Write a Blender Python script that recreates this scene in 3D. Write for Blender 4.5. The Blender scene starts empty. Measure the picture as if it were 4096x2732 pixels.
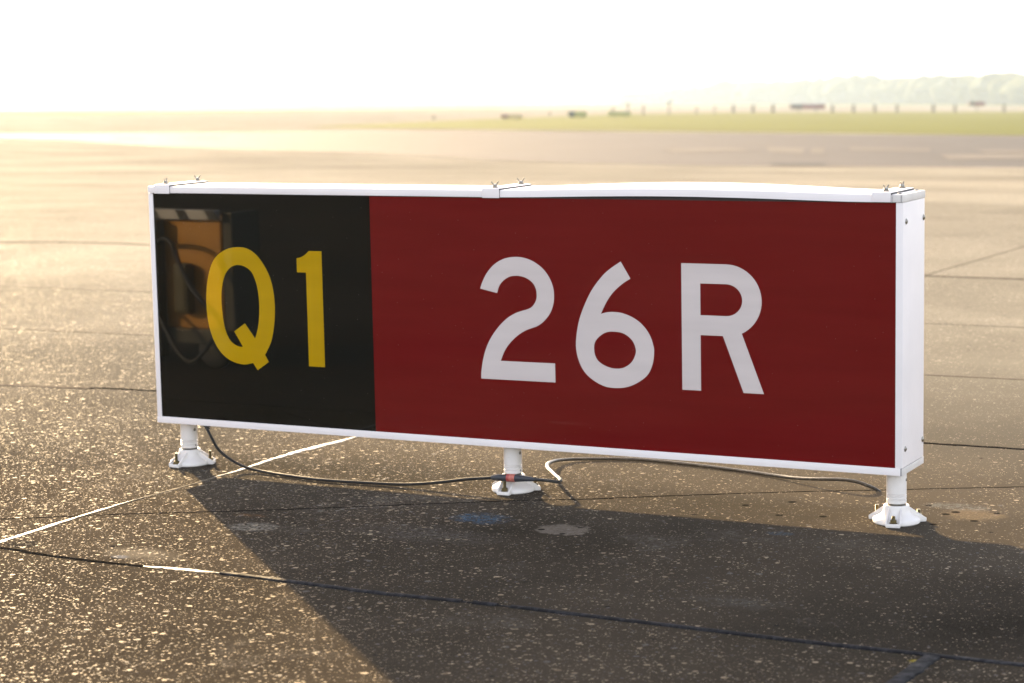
import bpy, bmesh, math, random
from mathutils import Matrix, Vector, noise
random.seed(7)
PI = math.pi
rad = math.radians
SC = bpy.context.scene
COL = SC.collection

# ------------------------------------------------------------------ frames, camera
# "slab frame": the near paving slab with the sign on it (x along the sign, z normal to the slab).
RS = Matrix(((0.8898555661398362, -0.4543020237986648, -0.04203263710962115),
             (0.45581468883965076, 0.8812526757150619, 0.1250067637492325),
             (-0.01974945183958404, -0.13039705793261394, 0.9912651342776838)))
CS = Vector((4.57105759, -6.10354832, 1.40758515))
YAW, PITCH = rad(27.27), math.atan((1366 - 408) / 8558.0)
RW = Matrix.Rotation(YAW, 3, 'Z') @ Matrix.Rotation(-PITCH, 3, 'X')
T = RW @ RS.transposed()              # slab frame -> level world (about one degree of drainage fall)
T4 = T.to_4x4()
CW = T @ CS

cd = bpy.data.cameras.new('camera')
cam = bpy.data.objects.new('camera', cd)
COL.objects.link(cam)
SC.camera = cam
B = Matrix((RW.col[0], RW.col[2], -RW.col[1])).transposed()
cam.matrix_world = Matrix.Translation(CW) @ B.to_4x4()
cd.sensor_width = 36
cd.lens = 8558.0 / 4096 * 36
cd.clip_start = 0.1
cd.clip_end = 20000
cd.dof.use_dof = True
cd.dof.focus_distance = 6.50
cd.dof.aperture_fstop = 4.0

# ------------------------------------------------------------------ light
EXPO = 2.36
SUN_E, SKY_S = 4.8, 0.130
HAZE_D, HAZE_G = 0.00040, 0.0
sdir = (T @ Vector((-2.30, 2.17, 1.0))).normalized()      # towards the sun
elev = math.asin(sdir.z)
azim = math.atan2(sdir.x, sdir.y)                         # clockwise from +Y
w = bpy.data.worlds.new('World')
SC.world = w
w.use_nodes = True
nt = w.node_tree
nt.nodes.clear()
sky = nt.nodes.new('ShaderNodeTexSky')
sky.sky_type = 'NISHITA'
sky.sun_disc = False
sky.sun_elevation = elev
sky.sun_rotation = azim
sky.air_density = 1.0
sky.dust_density = 1.1
sky.ozone_density = 1.0
bg = nt.nodes.new('ShaderNodeBackground')
bg.inputs['Strength'].default_value = SKY_S
wo = nt.nodes.new('ShaderNodeOutputWorld')
wb = nt.nodes.new('ShaderNodeMix')
wb.data_type = 'RGBA'
wb.blend_type = 'MULTIPLY'
wb.inputs[0].default_value = 1.0
wb.inputs[7].default_value = (1.07, 0.985, 0.955, 1)      # warm hazy morning air
hs = nt.nodes.new('ShaderNodeHueSaturation')
hs.inputs['Saturation'].default_value = 0.55
nt.links.new(sky.outputs[0], hs.inputs['Color'])
nt.links.new(hs.outputs[0], wb.inputs[6])
nt.links.new(wb.outputs[2], bg.inputs[0])
nt.links.new(bg.outputs[0], wo.inputs[0])
sl = bpy.data.lights.new('sun', 'SUN')
sl.energy = SUN_E
sl.angle = rad(0.6)
sl.color = (1.0, 0.72, 0.38)
so = bpy.data.objects.new('sun', sl)
COL.objects.link(so)
so.rotation_euler = sdir.to_track_quat('Z', 'Y').to_euler()
so.location = (0, 0, 20)
SC.view_settings.view_transform = 'Standard'
SC.view_settings.look = 'None'
SC.view_settings.exposure = EXPO
SC.view_settings.gamma = 1
SC.render.engine = 'CYCLES'
SC.cycles.volume_bounces = 2
SC.cycles.max_bounces = 8

# ------------------------------------------------------------------ helpers
def tag(o, label=None, cat=None, group=None, kind=None):
    if label: o['label'] = label
    if cat: o['category'] = cat
    if group: o['group'] = group
    if kind: o['kind'] = kind
    return o

def obj(name, bm, mat, parent=None, smooth=False, M=None):
    me = bpy.data.meshes.new(name)
    if M is not None: bm.transform(M)
    bmesh.ops.recalc_face_normals(bm, faces=bm.faces)
    if smooth:
        for f in bm.faces: f.smooth = True
        for e in bm.edges:
            if len(e.link_faces) == 2 and e.calc_face_angle(0) > rad(38): e.smooth = False
    bm.to_mesh(me)
    bm.free()
    me.materials.append(mat)
    o = bpy.data.objects.new(name, me)
    COL.objects.link(o)
    if parent: o.parent = parent
    return o

def empty(name, M=None):
    o = bpy.data.objects.new(name, None)
    COL.objects.link(o)
    o.empty_display_size = 0.1
    if M is not None: o.matrix_world = M
    return o

def bx(bm, x0, x1, y0, y1, z0, z1, bev=0.0, M=None):
    t = bmesh.new()
    v = [t.verts.new(p) for p in ((x0,y0,z0),(x1,y0,z0),(x1,y1,z0),(x0,y1,z0),(x0,y0,z1),(x1,y0,z1),(x1,y1,z1),(x0,y1,z1))]
    for f in ((0,3,2,1),(4,5,6,7),(0,1,5,4),(1,2,6,5),(2,3,7,6),(3,0,4,7)): t.faces.new([v[i] for i in f])
    if bev: bmesh.ops.bevel(t, geom=t.edges[:], offset=bev, segments=2, profile=0.6, affect='EDGES')
    if M is not None: t.transform(M)
    add(bm, t)

def add(bm, t):
    me = bpy.data.meshes.new('tmp')
    t.to_mesh(me)
    t.free()
    bm.from_mesh(me)
    bpy.data.meshes.remove(me)

def lathe(bm, prof, n=32, M=None):
    t = bmesh.new()
    rings = []
    for r, z in prof:
        if r < 1e-6: rings.append([t.verts.new((0, 0, z))])
        else: rings.append([t.verts.new((r*math.cos(2*PI*i/n), r*math.sin(2*PI*i/n), z)) for i in range(n)])
    for a, b in zip(rings, rings[1:]):
        for i in range(n):
            j = (i+1) % n
            if len(a) == 1 and len(b) == 1: continue
            if len(a) == 1: t.faces.new((a[0], b[i], b[j]))
            elif len(b) == 1: t.faces.new((a[i], a[j], b[0]))
            else: t.faces.new((a[i], a[j], b[j], b[i]))
    if M is not None: t.transform(M)
    add(bm, t)

def crom(P, closed=False, n=8):
    """Catmull-Rom through P (tuples); returns a dense list of Vectors."""
    P = [Vector(p) for p in P]
    out = []
    m = len(P)
    for i in range(m if closed else m-1):
        if closed: a, b, c, d = P[(i-1) % m], P[i], P[(i+1) % m], P[(i+2) % m]
        else: a, b, c, d = P[max(i-1, 0)], P[i], P[i+1], P[min(i+2, m-1)]
        for k in range(n):
            t = k/n
            out.append(0.5*((2*b)+(c-a)*t+(2*a-5*b+4*c-d)*t*t+(3*b-a-3*c+d)*t*t*t))
    if not closed: out.append(P[-1])
    return out

def tube(bm, pts, r, n=14, cap=True):
    """Round tube along points; r a number or a function of the 0..1 run."""
    pts = [Vector(p) for p in pts]
    m = len(pts)
    tang = [(pts[min(i+1, m-1)]-pts[max(i-1, 0)]).normalized() for i in range(m)]
    up = Vector((0, 0, 1)) if abs(tang[0].z) < 0.9 else Vector((1, 0, 0))
    u = tang[0].cross(up).normalized()
    rings = []
    for i in range(m):
        u = (u - tang[i]*u.dot(tang[i])).normalized()
        v = tang[i].cross(u)
        rr = r(i/(m-1)) if callable(r) else r
        rings.append([bm.verts.new(pts[i]+rr*(math.cos(2*PI*k/n)*u+math.sin(2*PI*k/n)*v)) for k in range(n)])
    for a, b in zip(rings, rings[1:]):
        for k in range(n): bm.faces.new((a[k], a[(k+1) % n], b[(k+1) % n], b[k]))
    if cap:
        bm.faces.new(rings[0][::-1])
        bm.faces.new(rings[-1])

# ------------------------------------------------------------------ material helpers
class NT:
    def __init__(s, name):
        s.m = bpy.data.materials.new(name)
        s.m.use_nodes = True
        s.t = s.m.node_tree
        s.b = s.t.nodes['Principled BSDF']
        s.tc = None
    def n(s, typ, **kw):
        x = s.t.nodes.new(typ)
        for k, v in kw.items():
            if k.startswith('i_'):
                key = k[2:]
                x.inputs[int(key) if key.isdigit() else key.replace('_', ' ')].default_value = v
            else: setattr(x, k, v)
        return x
    def l(s, a, b): s.t.links.new(a, b)
    def co(s):
        if not s.tc: s.tc = s.n('ShaderNodeTexCoord').outputs['Object']
        return s.tc
    def mapping(s, scale, src=None):
        x = s.n('ShaderNodeMapping')
        x.inputs['Scale'].default_value = scale
        s.l(src or s.co(), x.inputs[0])
        return x.outputs[0]
    def noise(s, scale, detail=4, rough=0.55, src=None, dist=0.0):
        x = s.n('ShaderNodeTexNoise')
        x.inputs['Scale'].default_value = scale
        x.inputs['Detail'].default_value = detail
        x.inputs['Roughness'].default_value = rough
        x.inputs['Distortion'].default_value = dist
        s.l(src or s.co(), x.inputs['Vector'])
        return x.outputs['Fac']
    def ramp(s, src, a, b, c0=0.0, c1=1.0):
        x = s.n('ShaderNodeMapRange')
        x.inputs[1].default_value = a
        x.inputs[2].default_value = b
        x.inputs[3].default_value = c0
        x.inputs[4].default_value = c1
        s.l(src, x.inputs[0])
        return x.outputs[0]
    def math(s, op, a, b=None):
        x = s.n('ShaderNodeMath', operation=op)
        for i, v in enumerate((a, b)):
            if v is None: continue
            if isinstance(v, (int, float)): x.inputs[i].default_value = v
            else: s.l(v, x.inputs[i])
        return x.outputs[0]
    def mix(s, f, a, b, typ='MIX'):
        x = s.n('ShaderNodeMix', data_type='RGBA', blend_type=typ)
        for i, v in ((0, f), (6, a), (7, b)):
            if isinstance(v, (int, float)): x.inputs[i].default_value = v
            elif isinstance(v, tuple): x.inputs[i].default_value = v+(1,) if len(v) == 3 else v
            else: s.l(v, x.inputs[i])
        return x.outputs[2]
    def bump(s, h, strength=0.3, dist=0.002, prev=None):
        x = s.n('ShaderNodeBump')
        x.inputs['Strength'].default_value = strength
        x.inputs['Distance'].default_value = dist
        s.l(h, x.inputs['Height'])
        if prev: s.l(prev, x.inputs['Normal'])
        return x.outputs[0]
    def put(s, key, v):
        if isinstance(v, (int, float, tuple)): s.b.inputs[key].default_value = v+(1,) if isinstance(v, tuple) and len(v) == 3 else v
        else: s.l(v, s.b.inputs[key])

def simple(name, col, rough=0.5, metal=0.0, var=0.0, vs=20, bump=0.0, bs=200, ior=1.5, dirt=None, spec=0.5):
    m = NT(name)
    m.put('Specular IOR Level', spec)
    if var or dirt:
        c = m.mix(m.ramp(m.noise(vs), 0.3, 0.7), tuple(x*(1-var) for x in col), tuple(min(1, x*(1+var)) for x in col))
        if dirt:
            c = m.mix(m.ramp(m.noise(dirt[1], 6, 0.7), dirt[2], dirt[2]+0.12, 0, dirt[3]), c, dirt[0])
        m.put('Base Color', c)
    else: m.put('Base Color', col)
    m.put('Roughness', m.ramp(m.noise(vs*2.3), 0.3, 0.7, max(0, rough-0.06), min(1, rough+0.06)))
    m.put('Metallic', metal)
    m.put('IOR', ior)
    if bump: m.put('Normal', m.bump(m.noise(bs), bump, 0.0005))
    return m.m

WHITE = simple('white_powder_coat', (0.735, 0.695, 0.70), 0.48, spec=0.18, var=0.03, vs=6, bump=0.10, bs=400, dirt=((0.50, 0.48, 0.45), 45, 0.66, 0.35))
WHITE2 = simple('worn_white_aluminium', (0.60, 0.575, 0.56), 0.48, spec=0.18, var=0.08, vs=14, bump=0.08, bs=300, dirt=((0.33, 0.31, 0.29), 60, 0.60, 0.5))
LEGW = simple('white_leg_paint', (0.66, 0.63, 0.61), 0.40, spec=0.25, var=0.03, vs=15, bump=0.08, bs=300, dirt=((0.35, 0.32, 0.28), 90, 0.66, 0.6))
STEEL = simple('stainless_steel', (0.24, 0.23, 0.21), 0.34, 1.0, var=0.15, vs=150, bump=0.1, bs=700)
BRASSY = simple('passivated_steel', (0.17, 0.135, 0.065), 0.42, 1.0, var=0.4, vs=160, bump=0.3, bs=600)
THREAD = simple('dirty_thread', (0.16, 0.145, 0.12), 0.6, 0.3, var=0.3, vs=120)
RUBBER_GAP = simple('black_rubber_and_gap_shade', (0.018, 0.018, 0.02), 0.55, var=0.2, vs=60)  # also fills gaps and holes, their shade put into the black
CABLE = simple('black_cable_sheath', (0.012, 0.0115, 0.012), 0.5, spec=0.22, var=0.25, vs=40, bump=0.25, bs=90, dirt=((0.10, 0.09, 0.075), 60, 0.60, 0.5))
CABLE2 = simple('dusty_grey_cable_sheath', (0.022, 0.021, 0.020), 0.45, spec=0.3, var=0.25, vs=40, bump=0.25, bs=90, dirt=((0.09, 0.085, 0.075), 60, 0.55, 0.6))
PLUGC = simple('plug_rubber', (0.022, 0.024, 0.032), 0.5, var=0.15, vs=80)
REDBAND = simple('red_tape', (0.30, 0.045, 0.04), 0.45, var=0.25, vs=90)
REDBAND2 = simple('faded_red_tape', (0.42, 0.12, 0.09), 0.5, var=0.25, vs=90)
DARK = simple('dark_interior', (0.012, 0.011, 0.011), 0.7)

def panel_mat(name, col, spec=1.5, streak=(0.0, 0.0, 0.0)):
    m = NT(name)
    v = m.mapping((1.0, 1.0, 9.0))
    fine = m.noise(2.2, 3, 0.5, v)
    c = m.mix(m.ramp(fine, 0.35, 0.7), tuple(x*0.96 for x in col), tuple(min(1, x*1.05+0.001) for x in col))
    # a few pale scratches and dust specks
    sc = m.mapping((420, 1, 18))
    s1 = m.ramp(m.noise(1.0, 2, 0.5, sc), 0.80, 0.84, 0, 0.05)
    dots = m.n('ShaderNodeTexVoronoi', i_Scale=34.0)
    m.l(m.co(), dots.inputs['Vector'])
    d1 = m.ramp(dots.outputs['Distance'], 0.028, 0.05, 0.22, 0)
    c = m.mix(s1, c, (0.5, 0.45, 0.45))
    c = m.mix(d1, c, (0.45, 0.38, 0.36))
    m.put('Base Color', c)
    m.put('Roughness', m.ramp(m.noise(5, 5, 0.6), 0.3, 0.75, 0.015, 0.045))
    m.put('IOR', spec)
    m.put('Normal', m.bump(m.noise(3.0, 1, 0.4), 0.05, 0.004))
    return m.m
P_BLACK = panel_mat('black_sign_film', (0.0030, 0.0034, 0.0027), 1.46)
P_RED = panel_mat('red_sign_film', (0.114, 0.0026, 0.0034), 1.46)
P_YEL = panel_mat('yellow_letter_film', (0.365, 0.225, 0.0012), 1.44)
P_WHITE = panel_mat('white_letter_film', (0.53, 0.475, 0.465), 1.40)

# ------------------------------------------------------------------ ground
NRM = T @ Vector((0, 0, 1))
C0 = T @ Vector((1.5, 0, 0))
ZF = 0.10                       # level of the far airfield
def plane_z(x, y): return -(NRM.x*x + NRM.y*y)/NRM.z
def ground_z(x, y):
    r = math.hypot(x-C0.x, y-C0.y)
    t = min(1, max(0, (r-11)/24))
    t = t*t*(3-2*t)
    rr = min(r, 16)/max(r, 1e-6)
    zp = plane_z(C0.x+(x-C0.x)*rr, C0.y+(y-C0.y)*rr)
    return zp*(1-t)+ZF*t

def far(px, py, z=ZF):
    """a ground spot far out on the level field, from its bearing and its dip below the horizon"""
    d = RW @ Vector(((px-2048)/8558.0, 1, (1366-py)/8558.0))
    t = (z-CW.z)/d.z
    return CW + d*t
def slab(x, y, z=0.0): return T @ Vector((x, y, z))

# slab points of fittings and marks (metres, slab frame)
def make_ground_material():
    m = NT('aged_airfield_concrete')
    co = m.co()
    big = m.noise(0.55, 5, 0.6)
    mid = m.noise(3.2, 6, 0.62)
    grit = m.noise(150, 4, 0.7)
    grit2 = m.noise(420, 2, 0.6)
    dark, light = (0.0065, 0.0060, 0.0054), (0.027, 0.0225, 0.0172)
    f = m.math('ADD', m.math('MULTIPLY', m.ramp(mid, 0.3, 0.7), 0.5), m.math('MULTIPLY', m.ramp(grit, 0.35, 0.68), 0.5))
    base = m.mix(f, dark, light)
    base = m.mix(m.ramp(big, 0.35, 0.7, 0, 0.55), base, (0.075, 0.060, 0.044))
    base = m.mix(m.ramp(grit2, 0.54, 0.70, 0, 0.75), base, (0.080, 0.065, 0.047))
    base = m.mix(m.ramp(m.noise(230, 3, 0.7), 0.36, 0.28, 0, 0.8), base, (0.006, 0.005, 0.004))
    # worn paler scuffs and grey cement bloom
    bloom = m.ramp(m.noise(1.3, 7, 0.72), 0.57, 0.72, 0, 0.55)
    base = m.mix(m.math('MULTIPLY', bloom, m.ramp(m.noise(60, 4, 0.8), 0.42, 0.62)), base, (0.17, 0.155, 0.135))
    # paler with distance: grazing glare on the far paving put into the base colour
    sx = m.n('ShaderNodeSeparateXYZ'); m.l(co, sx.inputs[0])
    far_glare = m.ramp(sx.outputs[1], -0.55, 5.0, 0, 0.82)
    base = m.mix(far_glare, base, (0.215, 0.203, 0.173))
    # exposed aggregate: three sizes of pebbles
    warp = m.n('ShaderNodeTexNoise', i_Scale=45.0, i_Detail=2.0)
    m.l(co, warp.inputs['Vector'])
    vm = m.n('ShaderNodeVectorMath', operation='SCALE')
    m.l(warp.outputs['Color'], vm.inputs[0])
    vm.inputs['Scale'].default_value = 0.012
    va = m.n('ShaderNodeVectorMath', operation='ADD')
    m.l(co, va.inputs[0]); m.l(vm.outputs[0], va.inputs[1])
    wco = va.outputs[0]
    hgt = None
    stones = None
    sx0 = m.n('ShaderNodeSeparateXYZ'); m.l(co, sx0.inputs[0])
    cover = m.math('ADD', m.ramp(m.noise(1.1, 4, 0.6), 0.38, 0.62, 0.10, -0.04), m.math('MULTIPLY', m.ramp(sx0.outputs[0], 1.0, 2.6, 0.0, 0.13), m.ramp(sx0.outputs[1], -1.35, -1.25, 0.3, 1.0)))
    col = base
    for scale, thr, rmax in ((40.0, 0.83, 0.46), (78.0, 0.72, 0.47), (160.0, 0.66, 0.5)):
        v = m.n('ShaderNodeTexVoronoi', i_Scale=scale)
        v.inputs['Randomness'].default_value = 0.95
        m.l(wco, v.inputs['Vector'])
        sp = m.n('ShaderNodeSeparateColor')
        m.l(v.outputs['Color'], sp.inputs[0])
        pick = m.math('GREATER_THAN', sp.outputs[0], m.math('ADD', cover, thr))
        rr = m.ramp(sp.outputs[1], 0, 1, rmax*0.5, rmax)
        shape = m.ramp(m.math('DIVIDE', v.outputs['Distance'], rr), 0.75, 1.0, 1.0, 0.0)
        mask = m.math('MULTIPLY', pick, shape)
        stone_c = m.mix(sp.outputs[2], (0.070, 0.046, 0.026), (0.24, 0.19, 0.13))
        stone_c = m.mix(far_glare, stone_c, (0.40, 0.375, 0.32))  # pebbles take the same painted glare
        stone_c = m.mix(m.math('GREATER_THAN', sp.outputs[1], 0.86), stone_c, (0.055, 0.048, 0.045))
        col = m.mix(mask, col, stone_c)
        hh = m.math('MULTIPLY', mask, 38.0/scale)
        hgt = hh if hgt is None else m.math('MAXIMUM', hgt, hh)
        stones = mask if stones is None else m.math('MAXIMUM', stones, mask)
    # small pits
    pv = m.n('ShaderNodeTexVoronoi', i_Scale=9.0)
    m.l(wco, pv.inputs['Vector'])
    sp = m.n('ShaderNodeSeparateColor'); m.l(pv.outputs['Color'], sp.inputs[0])
    pit = m.math('MULTIPLY', m.math('GREATER_THAN', sp.outputs[0], 0.72), m.ramp(pv.outputs['Distance'], 0.035, 0.085, 1, 0))
    col = m.mix(pit, col, (0.018, 0.016, 0.015))
    rough = m.ramp(stones, 0, 1, 0.95, 0.50)
    # mortar repairs, paint remains, tar spots and shade-dark holes at fixed places of the slab
    edge = m.noise(17, 6, 0.72)
    def spot(sx, sy, rx, ry, c, amount, fuzz=0.5, ragged=1.0, scalar=None):
        nonlocal col, rough, hgt
        p = slab(sx, sy)
        mp = m.n('ShaderNodeMapping')
        mp.vector_type = 'POINT'
        mp.inputs['Location'].default_value = (-p.x/rx, -p.y/ry, 0)
        mp.inputs['Scale'].default_value = (1/rx, 1/ry, 0)
        m.l(co, mp.inputs[0])
        ln = m.n('ShaderNodeVectorMath', operation='LENGTH')
        m.l(mp.outputs[0], ln.inputs[0])
        d = m.math('ADD', ln.outputs['Value'], m.math('MULTIPLY', m.math('SUBTRACT', edge, 0.5), ragged))
        k = m.ramp(d, 1.0-fuzz, 1.0, amount, 0)
        if scalar is not None: k = m.math('MULTIPLY', k, scalar)
        col = m.mix(k, col, c)
        hgt = m.math('MULTIPLY', hgt, m.math('SUBTRACT', 1.0, m.math('MULTIPLY', k, 0.8)))
    broken = m.ramp(m.noise(75, 5, 0.75), 0.42, 0.55)
    spot(1.80, -0.42, 0.090, 0.075, (0.15, 0.128, 0.105), 0.85, 0.22, 1.9, m.ramp(m.noise(110, 4, 0.75), 0.30, 0.55, 0.35, 1.0))
    spot(2.87, 0.245, 0.115, 0.095, (0.125, 0.098, 0.066), 0.8, 0.5, 1.9, m.ramp(m.noise(110, 4, 0.75), 0.30, 0.55, 0.3, 1.0))
    spot(2.80, 0.34, 0.12, 0.06, (0.14, 0.15, 0.155), 0.5, 0.5, 1.4, broken)
    spot(0.897, -0.741, 0.09, 0.075, (0.19, 0.175, 0.15), 0.6, 0.4, 1.2, broken)
    spot(1.493, -0.365, 0.11, 0.085, (0.040, 0.078, 0.125), 0.8, 0.45, 1.7, broken)
    spot(2.42, -0.22, 0.05, 0.03, (0.05, 0.075, 0.10), 0.7, 0.4, 1.2, broken)
    spot(1.45, -0.62, 0.30, 0.13, (0.11, 0.10, 0.09), 0.45, 0.8, 2.0, broken)
    spot(2.60, -1.02, 0.16, 0.07, (0.10, 0.095, 0.085), 0.4, 0.8, 2.0, broken)
    spot(0.385, -1.205, 0.055, 0.050, (0.020, 0.018, 0.016), 0.92, 0.2, 0.9)
    spot(0.80, -1.17, 0.16, 0.09, (0.16, 0.14, 0.11), 0.5, 0.7, 1.2)
    spot(0.750, -1.238, 0.020, 0.018, (0.015, 0.013, 0.013), 0.9, 0.3, 0.5)
    spot(0.762, -1.225, 0.035, 0.025, (0.13, 0.14, 0.16), 0.55, 0.5, 0.9)
    spot(0.66, -1.12, 0.018, 0.014, (0.015, 0.013, 0.013), 0.9, 0.3, 0.6)
    spot(3.183, -1.372, 0.030, 0.018, (0.22, 0.17, 0.02), 0.85, 0.4, 1.2)
    spot(0.80, -0.60, 0.07, 0.03, (0.14, 0.07, 0.025), 0.5, 0.6, 1.4, broken)
    for hx, hy, hr in ((1.737, -0.437, 0.012), (1.835, -0.372, 0.009), (1.822, -0.468, 0.010), (2.795, 0.222, 0.015), (2.815, 0.262, 0.016),
                       (2.936, 0.292, 0.013), (2.90, 0.16, 0.014), (2.71, 0.33, 0.012), (2.80, 0.07, 0.013), (2.46, 0.05, 0.014),
                       (2.30, 0.22, 0.016), (2.33, 0.02, 0.015), (2.18, 0.12, 0.014)):
        spot(hx, hy, hr, hr, (0.012, 0.010, 0.009), 0.95, 0.25, 0.5)  # small holes: the shade inside is painted as dark colour
    # older row of paving at the near side is browner and more open
    row = m.ramp(sx.outputs[1], -1.32, -1.28, 1, 0)
    col = m.mix(m.math('MULTIPLY', row, 0.08), col, (0.070, 0.056, 0.038))
    # slab-sized weathering: wide pale and dark drifts, stronger away from the swept slab
    drift = m.noise(1.0, 5, 0.62, m.mapping((0.22, 0.34, 1.0)))
    dk = m.ramp(drift, 0.36, 0.64, 0.0, 1.0)
    shade_c = m.mix(dk, (0.66, 0.65, 0.63), (1.22, 1.21, 1.18))
    col = m.mix(m.ramp(sx.outputs[1], -1.0, 4.0, 0.25, 0.8), col, m.mix(1.0, col, shade_c, 'MULTIPLY'))
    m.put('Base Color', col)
    m.put('Roughness', rough)
    m.put('Specular IOR Level', m.ramp(stones, 0, 1, SPEC0, SPEC1))
    h = m.math('ADD', hgt, m.math('MULTIPLY', grit, 1.1))
    h = m.math('ADD', h, m.math('MULTIPLY', grit2, 0.4))
    h = m.math('SUBTRACT', h, m.math('MULTIPLY', pit, 1.2))
    m.put('Normal', m.bump(h, 0.85, 0.0032))
    return m.m
SPEC0, SPEC1 = 0.0014, 0.014
GROUND = make_ground_material()

bm = bmesh.new()
radii = [0, 1, 2, 4, 6, 8, 10, 11, 12, 13, 14, 15, 16, 17, 18, 20, 22, 24, 26, 28, 30, 32, 34, 36, 40, 50, 80, 150, 300, 600, 1200, 2400]
n = 96
rings = []
for r in radii:
    if r == 0: rings.append([bm.verts.new((C0.x, C0.y, ground_z(C0.x, C0.y)))])
    else:
        ring = []
        for i in range(n):
            x, y = C0.x+r*math.cos(2*PI*i/n), C0.y+r*math.sin(2*PI*i/n)
            ring.append(bm.verts.new((x, y, ground_z(x, y))))
        rings.append(ring)
for a, b in zip(rings, rings[1:]):
    for i in range(n):
        j = (i+1) % n
        if len(a) == 1: bm.faces.new((a[0], b[i], b[j]))
        else: bm.faces.new((a[i], b[i], b[j], a[j]))
ground = obj('ground', bm, GROUND, smooth=True)
for p in ground.data.polygons: p.use_smooth = True
tag(ground, kind='structure')

# joints between the slabs: beads of bitumen and a hairline crack
def tar_mat(name, col, rough, bs=30, spec=0.025):
    m = NT(name)
    m.put('Specular IOR Level', spec)
    m.put('Base Color', m.mix(m.ramp(m.noise(40, 4, 0.7), 0.45, 0.7), col, tuple(min(1, c*2.2+0.01) for c in col)))
    m.put('Roughness', m.ramp(m.noise(18, 4, 0.6), 0.3, 0.7, rough-0.14, rough+0.22))
    m.put('Normal', m.bump(m.noise(bs, 4, 0.6), 0.6, 0.004))
    return m.m
TAR = tar_mat('bitumen_bead', (0.011, 0.011, 0.0125), 0.6)
TAR_FLAT = tar_mat('smooth_bitumen_strip', (0.05, 0.045, 0.036), 0.38, 24, 0.35)
CRACK = simple('crack_shadowed_dirt', (0.010, 0.009, 0.008), 0.95, var=0.5, vs=30, spec=0.0)
TANSEAL = simple('dull_tan_sealant', (0.13, 0.11, 0.085), 0.85, var=0.35, vs=40, spec=0.03)
DUSTY = simple('dusty_old_sealant', (0.075, 0.064, 0.052), 0.95, var=0.4, vs=20, spec=0.004)

def seam(name, pts, width, height, mat, wob=0.25, n=10, seed=0, label=None, gap=0.0):
    """a raised strip of sealant following pts on the paving, of uneven width"""
    P = crom([(x, y, 0) for x, y in pts], n=n)
    Q = [P[0]]
    for p in P[1:]:
        d = (p-Q[-1]).length
        k = max(1, int(d/0.02)) if d < 0.5 else max(1, int(d/0.05))
        a = Q[-1]
        for i in range(1, k+1): Q.append(a.lerp(p, i/k))
    P = Q
    bm = bmesh.new()
    prev = None
    N = 7
    for i, p in enumerate(P):
        t = (P[min(i+1, len(P)-1)]-P[max(i-1, 0)])
        t.z = 0
        t.normalize()
        s = Vector((-t.y, t.x, 0))
        run = p.x*1.7+p.y*2.3+seed*13.1
        wd = width if not isinstance(width, list) else width[min(len(width)-1, int(i/len(P)*len(width)))]*(1-(i/len(P)*len(width))%1)+width[min(len(width)-1, int(i/len(P)*len(width))+1)]*((i/len(P)*len(width))%1)
        wl = wd*(1+wob*noise.noise((run*9, seed, 0))+wob*0.6*noise.noise((run*31, seed, 5)))
        wr = wd*(1+wob*noise.noise((run*9, seed, 9))+wob*0.6*noise.noise((run*31, seed, 15)))
        wl, wr = max(0.0003, wl), max(0.0003, wr)
        hh = height*(1+0.35*noise.noise((run*14, seed, 20)))
        ring = []
        for k in range(N):
            a = PI*k/(N-1)
            off = math.cos(a)
            q = p + s*(off*(wl if off > 0 else wr))
            zz = 0.0006+hh*math.sin(a)**0.8
            if k in (0, N-1): zz = -0.002
            g = T @ Vector((q.x, q.y, 0))
            r = math.hypot(g.x-C0.x, g.y-C0.y)
            if r > 10.5: g.z = ground_z(g.x, g.y)
            ring.append(bm.verts.new(g + NRM*zz))
        if prev:
            for k in range(N-1): bm.faces.new((prev[k], prev[k+1], ring[k+1], ring[k]))
        prev = ring
    o = obj(name, bm, mat, ground, smooth=True)
    if label: o['label'] = label
    return o

J1a = [(0.3000,-1.245),(0.3010,-1.0974),(0.2960,-0.9160),(0.2960,-0.7791),(0.3000,-0.5928),(0.3040,-0.50)]
J1m = [(0.3040,-0.50),(0.3060,-0.4412),(0.3180,-0.3085),(0.3240,-0.1301)]
J1b = [(0.3240,-0.1301),(0.3320,0.0001),(0.3285,0.1020),(0.3240,0.2784),(0.3308,0.4111),(0.3480,0.5535),(0.3700,0.7498),(0.385,0.95)]
J1c = [(0.385,0.95),(0.40,1.43)]
J1d = [(0.40,1.45),(0.5217,2.7236),(0.7153,7.1283),(0.8139,9.2803),(0.95,14.0)]
seam('joint_sealant', J1a, [0.007,0.011,0.009,0.010,0.005,0.008,0.0045,0.002], 0.0020, TAR_FLAT, 0.9, seed=1, label='smooth shiny bitumen strip across the slab in front of the left leg')
seam('joint_sealant', J1m, [0.004,0.006,0.005,0.007,0.004,0.005], 0.0014, TANSEAL, 0.9, seed=31)
seam('joint_sealant', J1b, [0.003,0.007,0.009,0.010,0.015,0.019,0.017,0.004], 0.0020, TAR_FLAT, 0.8, seed=2, label='broad shiny bitumen strip passing under the cable')
seam('joint_sealant', J1c, 0.008, 0.0015, CRACK, 0.4, seed=3)
seam('joint_sealant', J1d, 0.008, 0.001, DUSTY, 0.5, seed=4)
seam('joint_sealant', [(-3.0,-1.22),(-0.5,-1.25),(0.3531,-1.2691),(0.4647,-1.2845),(0.5860,-1.2947),(0.7719,-1.3003),(0.90,-1.2976)], 0.0095, 0.0012, CRACK, 0.5, seed=5)  # dark strip drawn for the shadow in an open groove
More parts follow.
